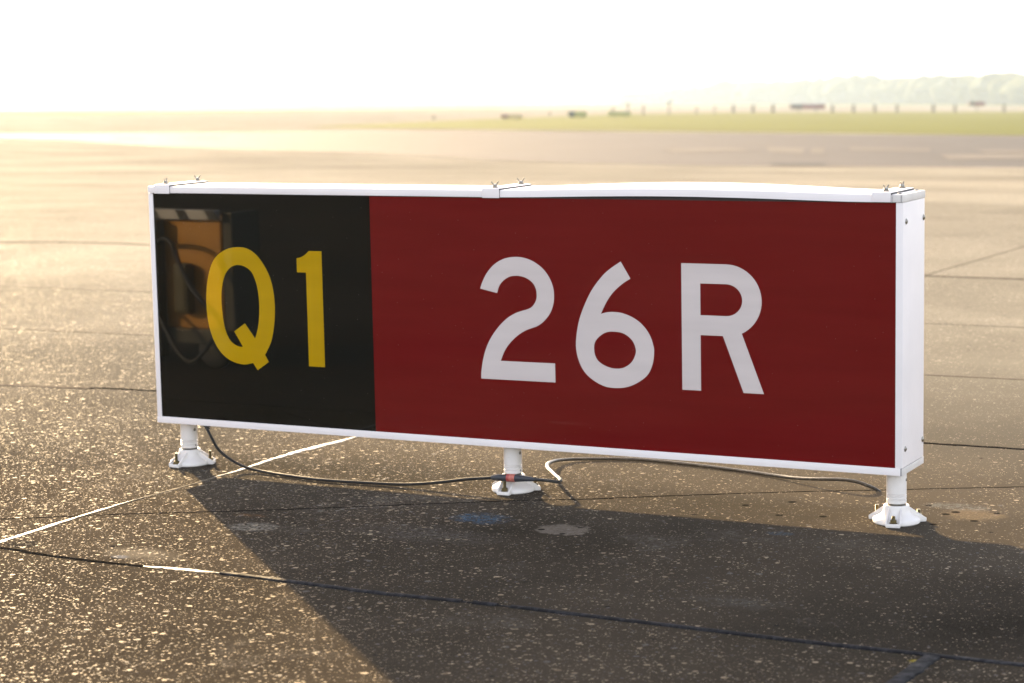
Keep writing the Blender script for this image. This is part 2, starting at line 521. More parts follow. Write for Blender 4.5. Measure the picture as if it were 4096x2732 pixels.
seam('joint_sealant', [(0.90,-1.2976),(0.96,-1.292),(1.02,-1.286),(1.10,-1.281),(1.155,-1.282)], [0.002,0.006,0.010,0.013,0.012,0.014,0.012,0.008,0.003], 0.0016, TAR_FLAT, 0.9, seed=6, label='pale shiny stretch of sealant in the long front joint')
seam('joint_sealant', [(1.155,-1.282),(1.3213,-1.2855),(1.6276,-1.3053),(1.7885,-1.3041),(1.93,-1.2992)], 0.0105, 0.0055, TAR, 0.22, seed=7)
seam('joint_sealant', [(1.93,-1.2992),(1.965,-1.2975)], 0.004, 0.002, TAR, 0.2, seed=8)
seam('joint_sealant', [(1.965,-1.2975),(2.01,-1.2985),(2.035,-1.2965)], 0.0105, 0.006, TAR, 0.2, seed=9)
seam('joint_sealant', [(2.035,-1.2965),(2.075,-1.296)], 0.0035, 0.002, TAR, 0.2, seed=10)
seam('joint_sealant', [(2.075,-1.296),(2.3479,-1.3050),(2.6001,-1.3115),(2.8876,-1.3200),(3.17,-1.3143)], 0.0105, 0.0055, TAR, 0.22, seed=11)
seam('joint_sealant', [(3.17,-1.3143),(3.4115,-1.3102),(5.0,-1.30),(8.0,-1.29)], 0.012, 0.004, TAR, 0.35, seed=12)
seam('joint_sealant', [(3.1993,-1.3240),(3.1934,-1.4115),(3.1866,-1.5584),(3.1850,-1.7446),(3.18,-4.0)], 0.022, 0.005, TAR, 0.35, seed=13, label='wide black sealed joint leading towards the camera')
crk = [(-0.25,-1.16),(0.0791,-0.9482),(0.2501,-0.8376),(0.4220,-0.7263),(0.7840,-0.5244),(1.0525,-0.3525),(1.4677,-0.0921),(1.6779,0.0210),(1.8568,0.1366),(2.2227,0.3566),(2.5109,0.5085),(2.9134,0.7207),(3.6,1.05)]
seam('surface_crack', crk, 0.0030, 0.0006, CRACK, 1.5, seed=14, label='thin dark crack running across the slab under the sign')
seam('joint_sealant', [(-6.0,1.12),(-2.2479,1.30),(-1.8338,1.33),(-1.40,1.385)], 0.030, 0.002, DUSTY, 0.3, seed=15)
seam('joint_sealant', [(-1.40,1.385),(-1.1169,1.42),(0.7218,1.43),(2.4014,1.3740),(2.7524,1.3770),(6,1.37)], 0.011, 0.002, CRACK, 0.6, seed=16)
seam('joint_sealant', [(-9,2.80),(-3.8534,2.9283),(-3.2711,2.9771),(-2.2601,3.0104),(1.9273,2.9875),(2.3557,2.9944),(8,3.0)], 0.008, 0.001, DUSTY, 0.6, seed=17)
seam('joint_sealant', [(-9,7.3),(-7.4385,7.6),(-6.4261,7.8),(-4.6850,7.6),(0.4526,7.1),(4.0,7.0)], 0.035, 0.003, DUSTY, 0.4, seed=18)
seam('joint_sealant', [(-9,4.9),(-4.0,4.8),(1.0,4.75),(5,4.7)], 0.005, 0.001, DUSTY, 0.4, seed=19)

# ---- the level airfield beyond
def field_mat(name, c0, c1, rough, s1=0.08, s2=0.9, bumpd=0.02, spec=0.02):
    m = NT(name)
    f = m.math('ADD', m.math('MULTIPLY', m.ramp(m.noise(s1, 5, 0.6), 0.3, 0.7), 0.6), m.math('MULTIPLY', m.ramp(m.noise(s2, 5, 0.6), 0.3, 0.7), 0.4))
    m.put('Base Color', m.mix(f, c0, c1))
    m.put('Roughness', rough)
    m.put('Specular IOR Level', spec)
    m.put('Normal', m.bump(m.noise(s2*4, 4, 0.6), 0.5, bumpd))
    return m.m
ASPH = field_mat('taxiway_asphalt', (0.052, 0.049, 0.050), (0.074, 0.069, 0.070), 0.75)
GRASS = field_mat('mown_airfield_grass', (0.062, 0.072, 0.014), (0.100, 0.108, 0.022), 0.9, 0.12, 1.4, 0.1)
STRIP = field_mat('runway_concrete', (0.115, 0.108, 0.098), (0.155, 0.146, 0.132), 0.7)
PAINT = field_mat('worn_marking_paint', (0.08, 0.073, 0.067), (0.125, 0.115, 0.105), 0.8, 0.5, 3.0)

def sheet(name, px, mat, lift, kind='structure', sub=None, parent=None, label=None):
    bm = bmesh.new()
    vs = []
    for x, y in px:
        p = far(x, y)
        vs.append(bm.verts.new((p.x, p.y, ZF+lift)))
    bm.faces.new(vs)
    bmesh.ops.triangulate(bm, faces=bm.faces[:])
    o = obj(name, bm, mat, parent)
    if not parent: tag(o, kind=kind)
    if label: o['label'] = label
    return o
taxi = sheet('taxiway', [(-900,540),(-200,536),(640,531),(1500,519),(2700,533),(5000,552),(5000,712),(4096,700),(3300,668),(2600,660),(2000,642),(1500,614),(900,597),(640,587),(250,560),(-200,546)], ASPH, 0.004)
sheet('grass_field', [(1225,508),(1500,513),(1800,516),(2300,522),(2900,528),(3500,535),(4300,545),(5200,552),(5200,444),(4096,447),(2900,452),(2400,460),(2000,475),(1600,492),(1400,500)], GRASS, 0.008)
sheet('far_grass_field', [(-1500,466),(100,461),(700,452),(1400,444),(2000,440),(2000,436),(700,444),(-1500,452)], GRASS, 0.006)
sheet('horizon_grass_field', [(900,420),(2400,425.5),(5200,428),(7000,428),(7000,417),(900,417.5)], GRASS, 0.008)
sheet('runway', [(-2500,443),(700,440),(2500,437),(6000,438),(6000,431),(-2500,431)], STRIP, 0.004)
for q in ([(2650,598),(2950,593),(3000,604),(2700,610)], [(3065,590),(3220,593),(3210,616),(3080,608)], [(3250,594),(3300,596),(3290,616),(3240,614)],
          [(3400,590),(3720,597),(3720,606),(3400,602)], [(3760,620),(4300,612),(4400,634),(3800,640)], [(3900,600),(4096,602),(4200,612),(3950,612)]):
    sheet('painted_marking', q, PAINT, 0.012, parent=taxi)
for q in ([(3650,690),(4300,680),(4300,700),(3700,703)], [(3080,655),(3300,655),(3300,662),(3080,662)]):
    sheet('tyre_mark', q, TAR, 0.012, parent=taxi)
for q in ([(450,548),(560,546),(560,558),(460,560)], [(720,543),(900,541),(890,552),(740,554)]):
    sheet('painted_marking', q, PAINT, 0.012, parent=taxi)

# ------------------------------------------------------------------ the sign
L, D, HB, HT, CAP, RAIL = 2.7249, 0.2181, 0.1542, 0.9942, 0.0234, 0.0225
sign = empty('taxiway_guidance_sign', T4)
tag(sign, 'long white box sign reading Q1 26R standing on three short legs', 'airfield sign')

bm = bmesh.new()
bx(bm, 0.006, L-0.006, 0.006, D-0.004, HB+0.004, HT-0.006)
body = obj('sign_body', bm, DARK, sign)  # dark core colour stands in for shade in the gap under the cap
bm = bmesh.new()
bx(bm, 0.004, L-0.004, D-0.004, D, HB+RAIL, HT-CAP, 0.001)
obj('back_panel', bm, WHITE, sign)

# frame: end panels with folded front strips
for x0, x1, xs0, xs1 in ((0.0, 0.005, 0.0, 0.0190), (L-0.005, L, 2.7027, L)):
    bm = bmesh.new()
    bx(bm, x0, x1, 0.0, D+0.0005, HB+RAIL+0.0006, HT-CAP-0.0008, 0.0008)
    bx(bm, xs0+0.0001, xs1-0.0001, -0.0012, 0.004, HB+RAIL+0.0006, HT-CAP-0.0008, 0.0012)
    obj('end_panel', bm, WHITE, sign, True)
# bottom rail and its folded end caps
bm = bmesh.new()
bx(bm, 0.0012, L-0.004, -0.0035, D+0.003, HB, HB+RAIL, 0.0012)
obj('bottom_rail', bm, WHITE, sign, True)
bm = bmesh.new()
bx(bm, L-0.0026, L+0.0006, -0.0030, D+0.003, HB+0.0008, HB+RAIL-0.0006, 0.0008)
o = obj('rail_end', bm, WHITE2, sign, True)
o['label'] = 'grey worn end of the bottom rail'
bm = bmesh.new()
bx(bm, L-0.0044, L-0.0022, -0.0037, D, HB+0.0005, HB+RAIL+0.0002)
obj('corner_gap', bm, RUBBER_GAP, sign)  # black bar painted in for the shade of the corner gap
bm = bmesh.new()
bx(bm, -0.0004, 0.0014, -0.0030, D+0.003, HB+0.0008, HB+RAIL-0.0006, 0.0005)
obj('rail_end', bm, WHITE2, sign, True)

# letters and panels
TWO =[(1.3116,0.6733,1),(1.3210,0.6971,0),(1.3388,0.7270,0),(1.3662,0.7546,0),(1.4005,0.7727,0),(1.4391,0.7796,0),(1.4726,0.7774,0),(1.5058,0.7667,0),(1.5386,0.7453,0),(1.5618,0.7170,0),(1.5753,0.6853,0),(1.5781,0.6555,0),(1.5742,0.6276,0),(1.5618,0.5993,0),(1.5400,0.5741,0),(1.5182,0.5590,0),(1.4999,0.5518,0),(1.4772,0.5436,0),(1.4480,0.5269,0),(1.4185,0.5009,0),(1.3975,0.4739,0),(1.3812,0.4392,1),(1.5777,0.4397,1),(1.5780,0.3780,1),(1.3082,0.3774,1),(1.3099,0.4043,0),(1.3188,0.4485,0),(1.3356,0.4930,0),(1.3634,0.5356,0),(1.4008,0.5740,0),(1.4400,0.5979,0),(1.4835,0.6120,0),(1.5004,0.6216,0),(1.5127,0.6392,0),(1.5164,0.6578,0),(1.5135,0.6792,0),(1.5020,0.6981,0),(1.4808,0.7121,0),(1.4570,0.7183,0),(1.4402,0.7186,0),(1.4184,0.7146,0),(1.3964,0.7014,0),(1.3815,0.6837,0),(1.3732,0.6605,1)]
SIX =[(1.8129,0.7740,1),(1.8459,0.7209,1),(1.8174,0.7033,0),(1.7849,0.6749,0),(1.7613,0.6425,0),(1.7423,0.6059,1),(1.7632,0.6118,0),(1.7862,0.6138,0),(1.8160,0.6111,0),(1.8524,0.5986,0),(1.8840,0.5775,0),(1.9086,0.5470,0),(1.9217,0.5119,0),(1.9237,0.4888,0),(1.9188,0.4550,0),(1.9025,0.4204,0),(1.8725,0.3957,0),(1.8357,0.3781,0),(1.7951,0.3713,0),(1.7526,0.3746,0),(1.7133,0.3918,0),(1.6833,0.4160,0),(1.6629,0.4514,0),(1.6533,0.4938,0),(1.6565,0.5410,0),(1.6676,0.5883,0),(1.6871,0.6358,0),(1.7134,0.6832,0),(1.7488,0.7265,0),(1.7768,0.7504,0)]
SIXH =[(1.7839,0.5512,0),(1.8197,0.5467,0),(1.8478,0.5276,0),(1.8603,0.5029,0),(1.8600,0.4818,0),(1.8459,0.4557,0),(1.8205,0.4384,0),(1.7928,0.4333,0),(1.7628,0.4378,0),(1.7352,0.4514,0),(1.7215,0.4691,0),(1.7168,0.4923,0),(1.7199,0.5138,0),(1.7342,0.5322,0),(1.7576,0.5468,0)]
def arc(cx, cy, rx, ry, a0, a1, n=20): return [(cx+rx*math.cos(rad(a0+(a1-a0)*i/n)), cy+ry*math.sin(rad(a0+(a1-a0)*i/n)), 2) for i in range(n+1)]
ARR =[(2.0184,0.7743,1),(2.1640,0.7743,1)]+arc(2.166,0.6625,0.1160,0.1118,90,-64,26)+[(2.2882,0.3783,1),(2.2219,0.3783,1),(2.1549,0.5523,1),(2.0811,0.5523,1),(2.0811,0.3780,1),(2.0184,0.3780,1)]
ARRH =[(2.0811,0.7130,1),(2.1640,0.7130,1)]+arc(2.166,0.6637,0.0530,0.0493,90,-90,24)+[(2.0811,0.6143,1)]
CUE =[(0.3679,0.7873,0),(0.4072,0.7829,0),(0.4431,0.7627,0),(0.4730,0.7283,0),(0.4948,0.6894,0),(0.5071,0.6459,0),(0.5122,0.5933,0),(0.5097,0.5448,0),(0.5027,0.5004,0),(0.4906,0.4601,0),(0.4653,0.4169,1),(0.4800,0.3932,1),(0.4330,0.3621,1),(0.4150,0.3866,1),(0.3792,0.3795,0),(0.3369,0.3856,0),(0.3002,0.4027,0),(0.2694,0.4328,0),(0.2447,0.4811,0),(0.2312,0.5389,0),(0.2287,0.6015,0),(0.2360,0.6642,0),(0.2530,0.7181,0),(0.2787,0.7543,0),(0.3225,0.7797,0)]
CUEH =[(0.3651,0.7255,0),(0.3940,0.7210,0),(0.4196,0.7049,0),(0.4343,0.6789,0),(0.4443,0.6439,0),(0.4488,0.6000,0),(0.4474,0.5557,0),(0.4403,0.5112,0),(0.4271,0.4721,1),(0.3865,0.5233,1),(0.3412,0.4939,1),(0.3750,0.4414,1),(0.3554,0.4423,0),(0.3293,0.4555,0),(0.3117,0.4793,0),(0.2999,0.5146,0),(0.2932,0.5679,0),(0.2930,0.6214,0),(0.3014,0.6661,0),(0.3161,0.6976,0),(0.3383,0.7182,0)]
ONE =[(0.6567,0.7808,1),(0.7074,0.7808,1),(0.7074,0.3857,1),(0.6435,0.3857,1),(0.6435,0.7069,1),(0.6072,0.7069,1),(0.6072,0.7553,1),(0.6230,0.7581,0),(0.6418,0.7679,0)]

def outline(P):
    """dense outline: Catmull-Rom between corner points (flag 1); flag 2 points are taken as they are"""
    m = len(P)
    if not any(p[2] for p in P): return [(v.x, v.y) for v in crom([(p[0], p[1], 0) for p in P], True, 6)]
    s = next(i for i in range(m) if P[i][2])
    P = P[s:]+P[:s]+[P[s]]
    out = []
    i = 0
    while i < m:
        j = i+1
        while not P[j][2]: j += 1
        seg = [(p[0], p[1], 0) for p in P[i:j+1]]
        if len(seg) == 2: out.append(seg[0][:2])
        else: out += [(v.x, v.y) for v in crom(seg, False, 6)[:-1]]
        i = j
    return out

def letter(outer, holes, mat, parent, label):
    cu = bpy.data.curves.new('letter', 'CURVE')
    cu.dimensions = '2D'
    cu.fill_mode = 'BOTH'
    cu.extrude = 0.0003
    for P in [outer]+holes:
        pts = outline(P)
        sp = cu.splines.new('POLY')
        sp.points.add(len(pts)-1)
        for k, (x, z) in enumerate(pts): sp.points[k].co = (x, z, 0, 1)
        sp.use_cyclic_u = True
    tmp = bpy.data.objects.new('letter_tmp', cu)
    COL.objects.link(tmp)
    dg = bpy.context.evaluated_depsgraph_get()
    me = bpy.data.meshes.new_from_object(tmp.evaluated_get(dg))
    bpy.data.objects.remove(tmp)
    bpy.data.curves.remove(cu)
    me.transform(Matrix(((1,0,0,0),(0,0,-1,0.0014),(0,1,0,0),(0,0,0,1))))
    me.materials.clear()
    me.materials.append(mat)
    me.name = 'letter'
    o = bpy.data.objects.new('letter', me)
    COL.objects.link(o)
    o.parent = parent
    o['label'] = label
    return o

XD = 0.9011
bm = bmesh.new()
bx(bm, 0.0175, XD-0.0002, 0.0016, 0.0055, HB+RAIL-0.004, HT-CAP-0.0022)
pb = obj('location_panel', bm, P_BLACK, sign)
pb['label'] = 'black panel with yellow Q1'
bm = bmesh.new()
bx(bm, XD+0.0002, L-0.020, 0.0016, 0.0055, HB+RAIL-0.004, HT-CAP-0.0022)
pr = obj('mandatory_panel', bm, P_RED, sign)
pr['label'] = 'dark red panel with white 26R'
letter(CUE, [CUEH], P_YEL, pb, 'yellow letter Q')
letter(ONE, [], P_YEL, pb, 'yellow digit 1')
letter(TWO, [], P_WHITE, pr, 'white digit 2')
letter(SIX, [SIXH], P_WHITE, pr, 'white digit 6')
letter(ARR, [ARRH], P_WHITE, pr, 'white letter R')

# top caps: folded sheet channels; the right one has sprung up in a bow
def lift(x):
    K = [(1.36,0.0),(1.45,0.001),(1.5068,.0018),(1.6198,.0046),(1.7311,.0070),(1.8769,.0094),(1.9488,.0097),(2.0199,.0098),(2.1253,.0091),(2.2466,.0074),(2.347,.0052),(2.44,.0030),(2.514,.0012),(2.60,0.0),(2.70,0.0)]
    for (a, u), (b, v) in zip(K, K[1:]):
        if x <= b:
            t = max(0, (x-a)/(b-a))
            return u+(v-u)*t
    return 0.0
bm = bmesh.new()
bx(bm, 0.0008, 1.3600, -0.0045, D+0.0045, HT-CAP, HT, 0.0022)
o = obj('top_cap', bm, WHITE, sign, True)
bm = bmesh.new()
prev = None
NX = 90
for i in range(NX+1):
    x = 1.3610+(2.6925-1.3610)*i/NX
    lf = sum(lift(x+d) for d in (-0.05, -0.025, 0, 0.025, 0.05))/5
    lb = lf*1.75
    y0, y1, b = -0.0045, D+0.0045, 0.0022
    prof = [(y0, HT-CAP+lf), (y0, HT-b+lf), (y0+b*0.3, HT-b*0.3+lf), (y0+b, HT+lf), (y1-b, HT+lb), (y1, HT-b+lb), (y1, HT-CAP+lb), (y1-0.002, HT-CAP+lb), (y1-0.002, HT-0.0025+lb), (y0+0.002, HT-0.0025+lf), (y0+0.002, HT-CAP+lf)]
    ring = [bm.verts.new((x, y, z)) for y, z in prof]
    if prev:
        for k in range(len(ring)): bm.faces.new((prev[k], prev[(k+1) % len(ring)], ring[(k+1) % len(ring)], ring[k]))
    else: bm.faces.new(ring[::-1])
    prev = ring
bm.faces.new(prev)
o = obj('top_cap', bm, WHITE, sign, True)
o['label'] = 'right half of the top cover, bowed upward'
bm = bmesh.new()
bx(bm, 2.6932, L+0.0012, -0.0045, D+0.0045, HT-CAP, HT-0.0003, 0.0020)
o = obj('end_cap', bm, WHITE2, sign, True)
bm = bmesh.new()
bx(bm, 2.7188, 2.7203, -0.0048, 0.0, HT-CAP+0.0005, HT-0.002)
obj('cap_seam', bm, RUBBER_GAP, sign)  # thin black bar stands in for the shaded gap in the cap
bm = bmesh.new()
bx(bm, 2.601, 2.613, 0.072, 0.080, HT-0.001, HT+0.0006)
obj('slot_hole', bm, RUBBER_GAP, sign)  # black box drawn for the shade inside the slot

# clamp straps with wing nuts
def wingnut_mesh():
    bm = bmesh.new()
    lathe(bm, [(0, 0.0016), (0.0105, 0.0016), (0.0105, 0.0026), (0.0085, 0.0030), (0.0085, 0.0048), (0.0062, 0.0052), (0.0075, 0.0066), (0.0075, 0.0080), (0.0055, 0.0112), (0.0030, 0.0118), (0, 0.0118)], 20)
    for s in (-1, 1):
        t = bmesh.new()
        P = [(0.0045, 0.0068), (0.0085, 0.0110), (0.0122, 0.0175), (0.0136, 0.0196), (0.0118, 0.0203), (0.0098, 0.0200), (0.0068, 0.0150), (0.0030, 0.0110)]
        w_ = [0.0020, 0.0026, 0.0032, 0.0026, 0.0020, 0.0028, 0.0028, 0.0022]
        A = [t.verts.new((s*x, -0.5*w, z)) for (x, z), w in zip(P, w_)]
        Bv = [t.verts.new((s*x, 0.5*w, z)) for (x, z), w in zip(P, w_)]
        t.faces.new(A)
        t.faces.new(Bv[::-1])
        for k in range(len(P)): t.faces.new((A[k], A[(k+1) % len(P)], Bv[(k+1) % len(P)], Bv[k]))
        bmesh.ops.bevel(t, geom=t.edges[:], offset=0.0005, segments=1, affect='EDGES')
        add(bm, t)
    return bm
def strap(x0, x1, nuts, drop=0.0265):
    bm = bmesh.new()
    bx(bm, x0, x1, -0.0075, D+0.0075, HT+0.0040, HT+0.0062, 0.0008)
    bx(bm, x0, x1, -0.0078, -0.0052, HT-drop+0.001, HT+0.0058, 0.0010)
    bx(bm, x0, x1, D+0.0052, D+0.0078, HT-drop, HT+0.0058, 0.0010)
    s = obj('clamp_strap', bm, WHITE, sign, True)
    bm = bmesh.new()
    bx(bm, x0+0.002, x1+0.0022, -0.0052, D+0.0060, HT-0.0010, HT+0.0038)
    bx(bm, x0+0.002, x1+0.0010, -0.0056, -0.0040, HT-CAP, HT+0.0023)
    obj('gasket', bm, RUBBER_GAP, s)
    for nx, ny, a in nuts:
        M = Matrix.Translation((nx, ny, HT+0.0060)) @ Matrix.Rotation(rad(a), 4, 'Z')
        wn = wingnut_mesh()
        wn.transform(M)
        obj('wing_nut', wn, STEEL, s, True)
        bm = bmesh.new()
        lathe(bm, [(0, 0), (0.0112, 0), (0.0112, 0.0016), (0, 0.0016)], 24, M)
        obj('washer', bm, RUBBER_GAP, s)
    return s
strap(0.0303, 0.0953, [(0.045, 0.042, 100), (0.050, 0.226, 15)])
strap(1.3300, 1.3920, [(1.3610, 0.0250, 25), (1.3600, 0.2120, 22)])
strap(2.6306, 2.6888, [(2.6590, 0.0420, 68), (2.6600, 0.2010, 83)], 0.024)

# round screws
def screw(name, M, parent, r=0.0085, mat=STEEL, sock=True):
    bm = bmesh.new()
    lathe(bm, [(r*1.08, 0), (r*1.08, 0.0008), (r*0.98, 0.0012), (r*0.9, r*0.22), (r*0.66, r*0.42), (r*0.4, r*0.52), (r*0.36, r*0.53), (0, r*0.53)], 24, M)
    s = obj(name, bm, mat, parent, True)
    if sock:
        bm = bmesh.new()
        lathe(bm, [(0, r*0.535), (r*0.30, r*0.535), (r*0.30, r*0.56), (0, r*0.56)], 6, M)
        obj('socket', bm, RUBBER_GAP, s)  # black disc drawn for the shade in the hex recess
    return s
RX = Matrix.Rotation(PI/2, 4, 'Y')
for y, z in ((0.0276, 0.9132), (0.2071, 0.9122), (0.0276, 0.2322), (0.2070, 0.2314)):
    screw('screw', Matrix.Translation((L+0.0001, y, z)) @ RX, sign)
for x, y in ((2.7060, 0.0252), (2.7075, 0.190)):
    screw('screw', Matrix.Translation((x, y, HT-0.0002)), sign, 0.0075, STEEL, False)

# legs
def make_leg(x, y, ang, studs, pipe_screws):
    Mx = Matrix.Translation((x, y, 0))
    bm = bmesh.new()
    R_ = 0.0302
    prof = [(0, 0.060), (R_-0.001, 0.060), (R_, 0.0612)]
    for g in (0.0725, 0.0825, 0.0880):
        prof += [(R_, g-0.0018), (R_-0.0030, g-0.0008), (R_-0.0030, g+0.0008), (R_, g+0.0018)]
    prof += [(R_, 0.1541), (0, 0.1541)]
    lathe(bm, prof, 40, Mx)
    leg = obj('leg', bm, LEGW, sign, True)
    bm = bmesh.new()
    lathe(bm, [(0, 0.045), (0.0288, 0.045)]+[(0.0288 if i % 2 else 0.0276, 0.047+0.0013*i) for i in range(11)]+[(0, 0.061)], 40, Mx)
    obj('thread', bm, THREAD, leg, True)
    # cast flange: rounded disc rising to a socket, three lugs with ribs
    Mf = Mx @ Matrix.Rotation(rad(ang), 4, 'Z')
    bm = bmesh.new()
    lathe(bm, [(0, 0.0004), (0.0690, 0.0004), (0.0712, 0.003), (0.0712, 0.010), (0.0690, 0.0140), (0.061, 0.0185), (0.051, 0.0240), (0.0435, 0.0310), (0.0400, 0.0400), (0.0392, 0.0480), (0.0385, 0.0525), (0.0365, 0.0550), (0.0330, 0.0552), (0.0305, 0.0535), (0.0300, 0.0470), (0, 0.047)], 48, Mx)
    for k in range(3):
        Mk = Mf @ Matrix.Rotation(2*PI*k/3, 4, 'Z')
        bx(bm, 0.045, 0.0885, -0.0215, 0.0215, 0.0002, 0.0112, 0.0022, Mk)
        for s in (-1, 1):
            t = bmesh.new()
            y0, y1 = (s*0.0185, s*0.0235)
            P = [(0.030, 0.004), (0.0880, 0.004), (0.0880, 0.0125), (0.0830, 0.0150), (0.0370, 0.0470), (0.030, 0.0470)]
            A = [t.verts.new((px, y0 if px > 0.05 else s*0.0150, pz)) for px, pz in P]
            Bv = [t.verts.new((px, y1 if px > 0.05 else s*0.0205, pz)) for px, pz in P]
            t.faces.new(A)
            t.faces.new(Bv[::-1])
            for i in range(len(P)): t.faces.new((A[i], A[(i+1) % len(P)], Bv[(i+1) % len(P)], Bv[i]))
            bmesh.ops.bevel(t, geom=t.edges[:], offset=0.0012, segments=2, affect='EDGES')
            t.transform(Mk)
            add(bm, t)
    fl = obj('base_flange', bm, LEGW, leg, True)
    for k in range(3):
        Mk = Mf @ Matrix.Rotation(2*PI*k/3, 4, 'Z') @ Matrix.Translation((0.0725, 0, 0.0112))
        h = studs[k]
        bm = bmesh.new()
        lathe(bm, [(0, 0), (0.0125, 0), (0.0125, 0.0018), (0.0098, 0.0019), (0, 0.0019)], 24, Mk)
        lathe(bm, [(0, 0.0019), (0.0092, 0.0019), (0.0102, 0.0026), (0.0102, 0.0098), (0.0088, 0.0110), (0, 0.0110)], 6, Mk @ Matrix.Rotation(k*0.9, 4, 'Z'))
        pr_ = [(0, 0.010)]
        z = 0.0111
        while z < h-0.002:
            pr_ += [(0.0058, z), (0.0051, z+0.0009)]
            z += 0.0018
        pr_ += [(0.0055, h-0.001), (0.0048, h), (0, h)]
        lathe(bm, pr_, 16, Mk)
        obj('anchor_bolt', bm, BRASSY, leg, True)
    for a, z, r in pipe_screws:
        Ms = Mx @ Matrix.Rotation(rad(a), 4, 'Z') @ Matrix.Translation((R_-0.0004, 0, z)) @ RX
        bm = bmesh.new()
        lathe(bm, [(0, 0), (r, 0), (r*0.9, 0.0010), (r*0.4, 0.0016), (0, 0.0016)], 16, Ms)
        obj('set_screw', bm, THREAD, leg)
    return leg
make_leg(0.090, 0.060, -96, [0.039, 0.036, 0.039], [(-12, 0.126, 0.0058), (-8, 0.070, 0.003)])
make_leg(1.388, 0.060, -86, [0.033, 0.033, 0.030], [(-10, 0.128, 0.0058), (-8, 0.070, 0.003)])
make_leg(2.689, 0.060, -80, [0.022, 0.024, 0.033], [(0, 0.132, 0.0050)])
# gland on the underside where the cable leaves the box
bm = bmesh.new()
lathe(bm, [(0, 0), (0.013, 0), (0.013, -0.004), (0.010, -0.006), (0.010, -0.012), (0, -0.012)][::-1], 18, Matrix.Translation((0.2100, 0.004, HB+0.0005)))
obj('cable_gland', bm, RUBBER_GAP, sign, True)

# ------------------------------------------------------------------ the power cable on the paving
CB1 = [(0.2110,0.0039,0.1500),(0.2180,-0.0060,0.1420),(0.2379,-0.0115,0.1150),(0.2530,0.0013,0.0750),(0.2919,0.0095,0.0420),(0.3585,0.0046,0.0180),(0.4364,-0.0038,0.0080),(0.5617,-0.0306,0.0065),(0.7162,-0.0522,0.0065),(0.8968,-0.0377,0.0065),(1.0271,-0.0290,0.0100),(1.1379,-0.0181,0.0220),(1.2380,-0.0040,0.0375),(1.310,0.0020,0.0460),(1.345,0.0030,0.0500)]
CB2 = [(1.470,0.0030,0.0545),(1.5169,0.0020,0.0550),(1.5479,0.0076,0.0530),(1.5680,0.0160,0.0500),(1.5735,0.0336,0.0500),(1.5522,0.0698,0.0490),(1.5040,0.1360,0.0450),(1.4554,0.2090,0.0400),(1.4035,0.2879,0.0340),(1.3604,0.3720,0.0280),(1.3364,0.4479,0.0220),(1.3302,0.5298,0.0140),(1.3719,0.6020,0.0080),(1.4959,0.6628,0.0065),(1.6234,0.6769,0.0065),(1.7973,0.6533,0.0065),(1.9722,0.6158,0.0065),(2.1149,0.5688,0.0080),(2.2077,0.5243,0.0140),(2.2956,0.4888,0.0240),(2.3765,0.4694,0.0320),(2.4303,0.4625,0.0300),(2.4729,0.4667,0.0180),(2.4942,0.4778,0.0060),(2.5100,0.4950,-0.0120)]
cable = empty('power_cable', T4)
tag(cable, 'black power cable trailing from the sign along the paving into a slab joint', 'cable')
bm = bmesh.new()
tube(bm, crom(CB1, n=8), 0.0052)
obj('cable_lead', bm, CABLE, cable, True)
bm = bmesh.new()
tube(bm, crom(CB2, n=8), lambda t: 0.0052 if t < 0.17 else (0.0066 if t < 0.42 else 0.0056))
o = obj('cable_lead', bm, CABLE2, cable, True)
o['label'] = 'dusty grey length of cable looping behind the middle leg'
PL = crom([(1.338,0.0030,0.0492),(1.37,0.0030,0.0515),(1.41,0.0030,0.0535),(1.45,0.0030,0.0545),(1.495,0.0030,0.0550)], n=12)
def plugr(t): return 0.0072 if t < 0.04 else (0.0072+0.0040*min(1, (t-0.04)/0.12) if t < 0.16 else (0.0112+0.0012*min(1, (t-0.16)/0.2) if t < 0.62 else 0.0124-0.0062*(t-0.62)/0.38))
bm = bmesh.new()
tube(bm, PL, plugr, 20)
plug = obj('plug', bm, PLUGC, cable, True)
def sect(a, b, mat, lab):
    bm = bmesh.new()
    i0, i1 = int(a*(len(PL)-1)), int(b*(len(PL)-1))
    tube(bm, PL[i0:i1+1], 0.0130, 20)
    o = obj('tape_band', bm, mat, plug, True)
    o['label'] = lab
sect(0.42, 0.49, REDBAND, 'red tape band')
sect(0.49, 0.62, REDBAND2, 'faded pinkish red tape band')

# ------------------------------------------------------------------ orange equipment cart: stands before the sign, mirrored in its black panel
ORANGE = simple('orange_cart_paint', (0.58, 0.26, 0.012), 0.45, var=0.08, vs=8, dirt=((0.2, 0.12, 0.05), 20, 0.62, 0.4))
CARTDK = simple('dark_cart_steel_and_shade', (0.05, 0.045, 0.03), 0.5, var=0.2, vs=10)
BARW = simple('barrier_white', (0.55, 0.53, 0.50), 0.5)
cart = empty('equipment_cart', T4 @ Matrix.Translation((-1.55, -2.05, 0)))
tag(cart, 'low orange equipment cart with striped top rail, mirrored in the black panel', 'equipment cart')
bm = bmesh.new()
bx(bm, -0.36, 0.40, -0.30, -0.02, 0.19, 0.700, 0.01)
obj('cart_body', bm, ORANGE, cart)
bm = bmesh.new()
bx(bm, 0.401, 0.455, -0.26, -0.03, 0.16, 0.735, 0.006)
obj('shaded_side', bm, CARTDK, cart)  # the cart's side face, its shade put into the dark colour
bm = bmesh.new()
bx(bm, -0.36, 0.39, -0.03, 0.012, 0.703, 0.748, 0.003)
rail = obj('top_rail', bm, BARW, cart)
